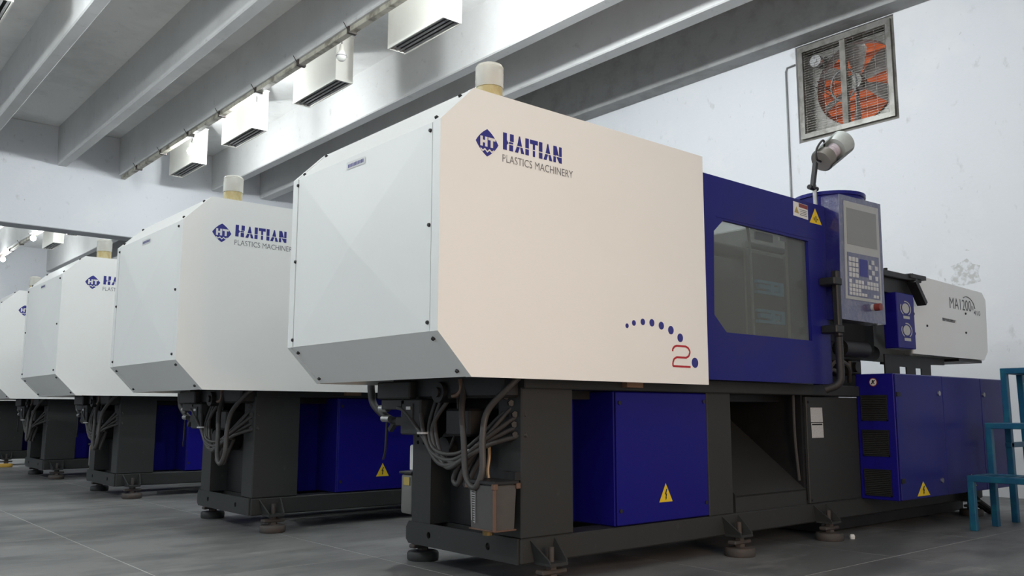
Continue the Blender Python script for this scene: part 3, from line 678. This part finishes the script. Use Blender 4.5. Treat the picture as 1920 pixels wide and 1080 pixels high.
# --- injection unit
bm = NB()
ip = [(3.62,1.002),(4.655,1.002),(4.722,1.062),(4.745,1.420),(4.690,1.470),(3.69,1.497)]
plate(bm, ip, [[(4.05,1.232),(4.253,1.228),(4.253,1.247),(4.05,1.252)]], XZ(.12), .010)
for (a, b) in zip(ip, ip[1:] + ip[:1]):
    if a == ip[0]: continue
    if a == ip[5]: continue
    vs = [bm.verts.new((p[0], y, p[1])) for y in (.128, .70) for p in (a, b)]; bm.faces.new((vs[0], vs[1], vs[3], vs[2]))
plate(bm, ip, [], XZ(.70), .010)
ih = build('injection_hood', bm, 'cream', mach)
pbox('hood_slot', 'print_grey', mach, 4.04, 4.26, .131, .135, 1.222, 1.258)
build('lettering', text_bm('MA1200', 4.170, 4.500, 1.322, 1.396, .12, .0008, bold=.001), 'print_dark', mach, label='dark lettering MA1200')
build('lettering', text_bm('410', 4.535, 4.640, 1.304, 1.336, .12, .0008, bold=.004), 'print_dark', mach, label='small grey number 410')
build('lettering', text_bm('II', 4.505, 4.530, 1.335, 1.362, .12, .0008), 'print_dark', mach, label='small roman numeral II')
bm = NB(); tube(bm, [(4.38,.1194,1.408),(4.43,.1194,1.420),(4.49,.1194,1.410),(4.535,.1194,1.382),(4.555,.1194,1.348)], .0035, 6); build('swoosh', bm, 'print_grey', mach)
for x, z in ((3.825,1.184),(4.401,1.303),(4.388,1.174)): bolt((x,.12,z), (0,-1,0), .009)
bm = NB(); box(bm, 3.30, 3.515, .05, .135, 1.018, 1.345, bev=.004); pb = build('purge_guard', bm, 'blue_b', mach)
bm = NB(); y2 = .0485
def pgm(u, v): return (u, y2, v)
for zc in (1.255, 1.125):
    xc = 3.405
    polys(bm, [circ(xc, zc, .045, 16, .030)], pgm)
    ring = [[(xc+r*math.cos(a), zc+r*.66*math.sin(a)) for (r, a) in ((.058,a0),(.068,a0),(.068,a1),(.058,a1))] for a0, a1 in [(math.radians(d), math.radians(d+18)) for d in list(range(-60,100,18))+list(range(150,240,18))]]
    polys(bm, ring, pgm); polys(bm, [[(xc-.035,zc-.062),(xc+.045,zc-.062),(xc+.045,zc-.045),(xc-.035,zc-.045)]], pgm)
build('rotation_symbols', bm, 'paper', pb, label='white rotation arrow symbols')
for z in (1.235, 1.115):
    bm = NB(); cyl(bm, (3.515,.075,z), (3.545,.075,z), .014, 10); build('hinge_knob', bm, 'black', pb)
bm = NB(); box(bm, 3.12, 3.66, .06, .09, 1.432, 1.468, bev=.004); box(bm, 3.12, 3.62, .09, .42, 1.345, 1.44); box(bm, 3.50, 3.70, .05, .085, 1.450, 1.475)
obox(bm, (3.52,.055,1.43), (3.64,.055,1.300), .03, .055, up=(0,1,0)); build('heater_cover', bm, 'black', mach, label='black slanted heater cover')
for x in (3.24, 3.56):
    bm = NB(); cyl(bm, (x,.075,1.468), (x,.075,1.482), .012, 8); build('bolt', bm, 'black', mach)
bm = NB(); cyl(bm, (2.62,.56,1.22), (3.70,.56,1.22), .09, 20); build('barrel', bm, 'black', mach, smooth=True)
bm = NB(); cyl(bm, (2.84,.16,1.00), (3.10,.16,1.00), .048, 18); cyl(bm, (2.82,.16,1.00), (2.845,.16,1.00), .030, 14); build('carriage_cylinder', bm, 'black', mach, smooth=True)
bm = NB(); cyl(bm, (3.0,.42,1.02), (3.7,.42,1.02), .05, 16); build('carriage_cylinder', bm, 'black', mach, smooth=True)
pbox('valve_block', 'black', mach, 2.60, 2.82, .32, .64, .80, 1.10, bev=.01)
pbox('valve_block', 'black', mach, 2.95, 3.42, .45, .80, .83, 1.05, bev=.01)
bm = NB(); box(bm, 3.05, 3.18, .22, .36, .86, .95, bev=.01); cyl(bm, (3.10,.20,.905), (3.10,.26,.905), .03, 12); build('valve_block', bm, 'black', mach)
pbox('nozzle_shield', 'black', mach, 2.64, 3.62, .36, .80, 1.02, 1.42, bev=.01)
pbox('carriage_plate', 'black', mach, 2.64, 3.40, .34, .40, .79, 1.06, bev=.006)
bm = NB(); plate(bm, [(3.42,.86),(4.02,.86),(4.02,.95),(4.22,.955),(4.22,1.00),(3.42,.995)], [[(3.60,.875),(3.69,.875),(3.69,.925),(3.60,.925)],[(3.81,.878),(3.89,.878),(3.89,.922),(3.81,.922)]], XZ(.20), .008); build('carriage_rail', bm, 'black', mach)
pbox('hood_floor', 'black', mach, 4.30, 4.66, .14, .68, .982, 1.000)
bm = NB(); tube(bm, [(2.70,.20,.80),(2.74,.14,.92),(2.86,.13,.90),(2.96,.18,.82)], .012, 8); build('hose', bm, 'hose', mach, smooth=True)
bm = NB(); tube(bm, [(2.60,.12,.80),(2.62,.09,.87),(2.68,.08,.84),(2.72,.13,.79)], .010, 8); build('hose', bm, 'hose', mach, smooth=True)
for x in (2.68, 2.88, 3.15):
    bm = NB(); cyl(bm, (x,.20,.83), (x,.17,.83), .014, 6); build('fitting', bm, 'brass', mach)

# --- blue control cabinet under the injection unit
cx0, cx1, cy0, cy1, cz0, cz1 = 2.965, 4.47, -.080, .148, .180, .858
bm = NB(); box(bm, cx0, cx1, cy0+.012, cy1, cz0, cz1, bev=.004); cb = build('control_cabinet', bm, 'blue_b', mach)
for a, b in ((2.968,3.522),(3.526,4.050),(4.054,4.466)):
    bm = NB(); box(bm, a, b, cy0, cy0+.011, cz0+.003, cz1-.003, bev=.003); build('cabinet_door', bm, 'blue', cb)
for x, z in ((3.472,.757),(3.442,.268),(4.088,.757)):
    bm = NB(); cyl(bm, (x,cy0,z), (x,cy0-.008,z), .014, 14); build('lock', bm, 'steel', cb, smooth=True)
for z in (.745, .285):
    bm = NB(); box(bm, cx0+.002, cx0+.040, cy0-.006, cy0+.001, z-.012, z+.012); build('hinge', bm, 'black', cb)
warning('bolt', mach, 3.215, .196, .15, .076, cy0)
warning('bolt', mach, 3.84, .215, .12, .07, cy0)
for (za, zb_) in ((.602,.742),(.411,.553),(.200,.342)):
    bm = NB(); fr_y0, fr_y1 = -.030, .122
    box(bm, cx0-.006, cx0, fr_y0, fr_y1, za, za+.006); box(bm, cx0-.010, cx0, fr_y0, fr_y1, zb_-.006, zb_); box(bm, cx0-.006, cx0, fr_y0, fr_y0+.006, za, zb_); box(bm, cx0-.006, cx0, fr_y1-.006, fr_y1, za, zb_)
    box(bm, cx0-.002, cx0+.001, fr_y0, fr_y1, za, zb_)
    gr = build('vent_grille', bm, 'black', cb)
    bm = NB()
    for k in range(13):
        z = za+.012 + k*(zb_-za-.024)/12; obox(bm, (cx0-.005, fr_y0+.006, z), (cx0-.005, fr_y1-.006, z), .007, .0028, up=(.5,0,.85))
    build('grille_slats', bm, 'dark', gr)['kind'] = 'stuff'
bm = NB(); plate(bm, circ(.045,.812,.024,20), [], lambda u,v,t: (cx0-t,u,v), .0012); ns = build('prohibition_sign', bm, 'red', cb, label='round red-rimmed no-entry pictogram')
bm = NB(); plate(bm, circ(.045,.812,.0195,20), [], lambda u,v,t: (cx0-.0012-t,u,v), .0006); build('sign_face', bm, 'white', ns)
bm = NB(); polys(bm, [[(.036,.802),(.041,.800),(.046,.812),(.042,.814)],[(.050,.800),(.055,.801),(.050,.816),(.044,.814)],[(.040,.812),(.052,.812),(.050,.824),(.042,.824)],[(.032,.822),(.036,.825),(.058,.803),(.054,.800)]], lambda u,v: (cx0-.0022,u,v)); build('sign_print', bm, 'signblack', ns)
pbox('cabinet_end_cover', 'greysteel', mach, cx1+.002, 4.56, -.05, .14, .20, .85)
bm = NB(); tube(bm, [(4.30,.20,.20),(4.32,.10,.10),(4.40,.05,.03),(4.46,.10,.02),(4.42,.2,.1)], .016, 8); build('hose', bm, 'rubber', mach, smooth=True)

pbox('base_shade_block', 'black', mach, 2.70, 4.45, .24, .80, .012, .090)  # added black block, stands in for the shade under the base
# --- hydraulics and hoses under the hood end
bm = NB(); box(bm, .38, .52, .735, .99, .700, .775, bev=.006); box(bm, .40, .50, .80, .985, .655, .70, bev=.004); build('manifold', bm, 'black', mach)
bm = NB(); box(bm, .40, .50, .68, .83, .55, .70, bev=.006); box(bm, .395, .40, .73, .81, .60, .68); build('mount_bracket', bm, 'dark', mach)
pbox('sensor_plate', 'white', mach, .392, .395, .745, .775, .655, .668)
bm = NB(); cyl(bm, (.40,.56,.725), (.52,.56,.725), .042, 18); cyl(bm, (.39,.56,.725), (.402,.56,.725), .020, 14); build('motor_cap', bm, 'black', mach, smooth=True)
bm = NB(); box(bm, .60, .66, .30, .74, RZ1, .74); build('inner_bulkhead', bm, 'black', mach)
bm = NB(); cyl(bm, (.50,.60,.50), (.60,.60,.50), .075, 20); cyl(bm, (.46,.60,.50), (.50,.60,.50), .045, 16); build('pump', bm, 'black', mach, smooth=True)
bm = NB(); box(bm, .44, .60, .40, .56, .55, .66, bev=.01); build('pump_head', bm, 'black', mach)
bm = NB(); cyl(bm, (.42,.96,.66), (.42,1.02,.66), .016, 10); cyl(bm, (.42,1.0,.615), (.42,.94,.615), .014, 10); build('pipe_fitting', bm, 'steel', mach, smooth=True)
bm = NB(); box(bm, .42, .47, .80, .90, .585, .625, bev=.004); obox(bm, (.44,.97,.565), (.44,.93,.60), .02, .02); build('connector', bm, 'black', mach)
def hose(pts, r, m='hose', name='hose'):
    bm = NB(); tube(bm, pts, r, 10, 7); return build(name, bm, m, mach, smooth=True)
hose([(.44,1.14,.80),(.44,1.135,.735),(.44,1.102,.670),(.44,.957,.609),(.45,.842,.601)], .017, 'rubber')
hose([(.44,.97,.669),(.41,.87,.664),(.40,.79,.646),(.40,.665,.552),(.40,.58,.479),(.41,.464,.459),(.44,.328,.519),(.50,.20,.585),(.52,.155,.600)], .0095)
hose([(.46,.855,.731),(.42,.72,.690),(.40,.649,.553),(.40,.553,.449),(.40,.429,.448),(.43,.312,.530),(.50,.19,.625),(.52,.15,.638)], .0095)
hose([(.46,.635,.728),(.42,.643,.586),(.40,.573,.497),(.42,.447,.484),(.45,.345,.549),(.50,.264,.640),(.52,.20,.665)], .0085)
hose([(.46,.541,.716),(.42,.62,.575),(.40,.499,.434),(.40,.378,.467),(.44,.279,.521),(.50,.18,.555),(.52,.147,.562)], .0095)
hose([(.45,.60,.70),(.43,.615,.60),(.41,.53,.47),(.41,.40,.455),(.44,.30,.545),(.50,.22,.655),(.52,.17,.680)], .0085)
hose([(.44,.427,.80),(.42,.410,.72),(.39,.380,.651),(.375,.345,.529),(.365,.317,.409),(.36,.255,.369),(.37,.224,.434),(.38,.237,.552),(.40,.232,.651),(.43,.15,.735),(.46,.123,.775)], .0125)
hose([(.44,.395,.486),(.43,.450,.432),(.43,.482,.385),(.43,.468,.366),(.43,.447,.372),(.43,.418,.424),(.44,.345,.508)], .011)
hose([(.46,.36,.50),(.45,.405,.435),(.45,.435,.375),(.45,.420,.36),(.45,.40,.39),(.46,.33,.50)], .010)
hose([(.47,.52,.78),(.46,.50,.70),(.45,.485,.60),(.46,.55,.50)], .006, 'rubber')
bm = NB(); tube(bm, [(.42,.43,.775),(.42,.425,.735),(.42,.45,.715),(.42,.48,.71)], .010, 10); build('copper_pipe', bm, 'copper', mach, smooth=True)
for y, z in ((.152,.600),(.148,.638),(.147,.562),(.17,.680),(.20,.705)):
    bm = NB(); cyl(bm, (.53,y+.10,z), (.490,y+.03,z), .0125, 6); build('hose_fitting', bm, 'black', mach)
for p in ((.40,.655,.56), (.435,.36,.50)):
    bm = NB(); lathe(bm, [(.026,-.004),(.026,.004),(.022,.004),(.022,-.004),(.026,-.004)], 14, p); build('cable_tie', bm, 'paper', mach)
hose([(.41,.95,.60),(.41,.955,.52),(.41,.96,.47),(.42,.99,.44)], .005, 'rubber', 'sensor_cable')
# smoked oil bottle at the front post (only on this machine)
bm = NB(); b0, b1, by0, by1 = .362, .470, .142, .298
vs = []
for z, e in ((.215,.006),(.385,0)):
    for x, y in ((b0+e,by0+e),(b1-e,by0+e),(b1-e,by1-e),(b0+e,by1-e)): vs.append(bm.verts.new((x,y,z)))
for f in ((3,2,1,0),(4,5,6,7),(0,1,5,4),(1,2,6,5),(2,3,7,6),(3,0,4,7)): bm.faces.new([vs[i] for i in f])
bmesh.ops.bevel(bm, geom=bm.edges[:], offset=.006, segments=2, affect='EDGES'); ob_ = build('oil_reservoir', bm, 'smoke', mach, label='smoked plastic oil reservoir')
bm = NB(); box(bm, b0-.006, b1+.006, by0-.006, by1+.006, .383, .397, bev=.003); build('reservoir_lid', bm, 'black', ob_)
for x, y in ((b0,by0),(b1,by0),(b0,by1)):
    bm = NB(); box(bm, x-.010, x+.010, y-.010, y+.010, .366, .388, bev=.003); build('lid_clip', bm, 'copper', ob_)
bm = NB(); obox(bm, (b0+.004,by0+.004,.22), (b0-.001,by0-.001,.384), .012, .012); build('corner_edge', bm, 'copper', ob_)
bm = NB(); box(bm, b0+.001, b1-.001, by0+.001, by1-.001, .216, .222, bev=.002); build('bottom_seam', bm, 'copper', ob_)
bm = NB()
for k in range(14):
    z = .245+k*.0085; wd = .007+.0008*k; polys(bm, [[(by1-.045,z),(by1-.045+wd+.004,z),(by1-.045+wd+.004,z+.0026),(by1-.045,z+.0026)]], lambda u,v: (b0-.0025,u,v))
polys(bm, [[(by1-.05,.372),(by1-.012,.372),(by1-.012,.375),(by1-.05,.375)],[(by1-.046,.24),(by1-.043,.24),(by1-.043,.365),(by1-.046,.365)],[(by1-.026,.25),(by1-.023,.25),(by1-.018,.365),(by1-.021,.365)]], lambda u,v: (b0-.0025,u,v))
build('level_scale', bm, 'paper', ob_)
bm = NB(); cyl(bm, (.41,.24,.195), (.41,.24,.217), .020, 12); build('drain_plug', bm, 'brass', ob_)
bm = NB(); tube(bm, [(.43,.262,.40),(.43,.266,.43),(.44,.270,.48),(.45,.285,.53)], .0065, 8); build('oil_pipe', bm, 'pipe', ob_, smooth=True)
bm = NB(); box(bm, .47, .498, .155, .24, .395, .425); build('reservoir_bracket', bm, 'black', ob_)
# cloudy canister on the rear side
bm = NB(); box(bm, .520, .620, .915, 1.000, .200, .372, bev=.012, seg=2); cn = build('canister', bm, 'canister', mach, label='cloudy plastic oil canister', smooth=True)
pbox('canister_lid', 'black', cn, .513, .627, .908, 1.007, .373, .384, bev=.003)
pbox('canister_label', 'oil', cn, .516, .519, .925, .97, .325, .360)
pbox('canister_neck', 'white', cn, .54, .60, .915, .965, .386, .50, bev=.006)

# ---------------- the rest of the row
SKIP_A = {o.name for o in bpy.data.objects if o.parent and (o.name.startswith('oil_reservoir') or (o.parent.name.startswith('oil_reservoir')))}
SKIP_B = SKIP_A | {o.name for o in bpy.data.objects if o.name.startswith('canister')}
rows = [(-.126, 2.08, .987, 'second machine from the camera, pale hood half hidden by the nearest one', SKIP_B),
        (-.131, 4.456, .987, 'third machine in the row, hood showing the cut-off lettering HA', SKIP_A),
        (-.10, 6.82, .985, 'fourth machine in the row, hood cut by the left edge and showing only an emblem', SKIP_A),
        (-.10, 9.12, .985, 'farthest machine at the left edge, only its base and yellow feet showing', SKIP_A)]
for dx, dy, sz, lab, sk in rows:
    m2 = copy_tree(mach, None, sk); m2.location = (MO[0]+dx, MO[1]+dy, 0); m2.scale = (1, 1, sz); m2['label'] = lab
    if dy > 9:
        ymat = None
        for ch in [x for x in bpy.data.objects if x.parent == m2 and x.name.startswith('foot_pad')]:
            ch.data = ch.data.copy(); ch.data.materials[0] = M['orangepad']

# ================================================================== work lamp on the guard
lp = thing('work_lamp', 'grey work lamp with a spiral bulb clamped on a pole above the blue guard', 'lamp', (2.735, .20, 1.73))
bm = NB(); cyl(bm, (2.735,.20,1.60), (2.72,.20,1.915), .012, 12); build('pole', bm, 'steel', lp, smooth=True)
bm = NB(); obox(bm, (2.690,.195,1.885), (2.735,.195,2.045), .022, .022, up=(0,1,0)); build('arm', bm, 'black', lp)
bm = NB(); cyl(bm, (2.665,.20,1.895), (2.745,.20,1.895), .014, 10); build('clamp_screw', bm, 'black', lp)
h0 = Vector((2.815,.20,2.075)); h1 = Vector((2.995,.165,2.212)); hax = (h1-h0).normalized()
hx = Vector((-.86,-.46,-.25)); hx = (hx-hax*hx.dot(hax)).normalized(); hz = hx.cross(hax)   # hx: the open side, down towards the aisle
bm = NB(); n = 20; A = []; B = []
for i in range(n+1):
    a = math.radians(62 + 236*i/n)
    d = hx*math.cos(a) + hz*math.sin(a); A.append(bm.verts.new(h0+d*.068)); B.append(bm.verts.new(h1+d*.074))
for i in range(n): bm.faces.new((A[i], A[i+1], B[i+1], B[i]))
bmesh.ops.solidify(bm, geom=bm.faces[:], thickness=.004); build('hood', bm, 'lampgrey', lp, smooth=True)
bm = NB(); lathe_axis(bm, h1-hax*.085, hax, [(.064,0),(.072,.03),(.074,.085),(.060,.10),(0,.105)]); build('hood_end', bm, 'lampgrey', lp, smooth=True)
bm = NB(); cyl(bm, h0-hax*.012, h0+hax*.055, .060, 24); build('lamp_holder', bm, 'lampin', lp, smooth=True)
bm = NB(); pts = []
for i in range(60):
    a = 2*PI*i/13; pts.append(h0+hax*(.055+.085*i/60) + (hx*math.cos(a)+hz*math.sin(a))*.032)
tube(bm, pts, .011, 8, 2); build('spiral_bulb', bm, 'cfl', lp, smooth=True)
bm = NB(); tube(bm, [h0-hax*.012, h0+Vector((-.055,.0,.0)), h0+Vector((-.05,0,.06)), h0+Vector((.03,0,.125)), h0+hax*.10-hx*.07], .006, 8); build('cord', bm, 'rubber', lp, smooth=True)

# ================================================================== step stand at the right edge
sp_ = thing('step_stand', 'blue painted steel step stand with slatted treads at the right edge', 'step ladder', (3.78, -.47, 0))
ya, yb = -.20, -.72; tk = .036
steps = [(3.48, .30), (3.77, .588), (4.05, .915)]
for k, (x, z) in enumerate(steps):
    for y in (ya-tk/2, yb+tk/2):
        bm = NB()
        obox(bm, (x+tk/2+(.006*k), y, 0), (x+tk/2, y, z-.03), tk, tk, up=(1,0,0), bev=.003); build('leg', bm, 'teal', sp_)
    bm = NB(); box(bm, x, x+tk, yb, ya, z-.034, z, bev=.003); build('tread_frame', bm, 'teal', sp_)
    bm = NB(); box(bm, x+.255, x+.255+.025, yb+tk, ya-tk, z-.034, z, bev=.003); build('tread_frame', bm, 'teal', sp_)
    for y in (ya-tk/2, yb+tk/2):
        bm = NB(); box(bm, x+tk, x+.28, y-tk/2, y+tk/2, z-.034, z, bev=.003); build('tread_frame', bm, 'teal', sp_)
    for q in range(6):
        y = yb+tk + (q+.5)*(abs(yb-ya)-2*tk)/6; bm = NB(); box(bm, x+tk, x+.256, y-.022, y+.022, z-.006, z-.001); build('tread_slat', bm, 'teal', sp_)
for y in (ya-tk/2, yb+tk/2):
    bm = NB(); obox(bm, (4.35,y,0), (4.312,y,.90), tk, tk, up=(1,0,0), bev=.003); build('leg', bm, 'teal', sp_)
bm = NB(); box(bm, 4.05, 4.33, ya-tk, ya, .44, .47, bev=.003); build('side_brace', bm, 'teal', sp_)

# ================================================================== small things
bm = NB(); lathe(bm, [(0,0),(.012,0),(.014,.012),(.010,.022),(0,.024)], 8, (2.68,.055,0))
tag(build('scrap', bm, 'white', None, off=(2.68,.055,0)), 'small white scrap lying beside the third levelling foot', 'scrap')

bm = NB(); lathe(bm, [(0,0),(.044,0),(.046,.01),(.046,.10),(.03,.125),(.016,.13),(.016,.15),(0,.15)], 18, (.455,9.33,.1785))
tag(build('bottle', bm, 'bottleblue', None, off=(.455,9.33,.1785), smooth=True), 'small blue bottle standing on the base of the farthest machine', 'bottle')
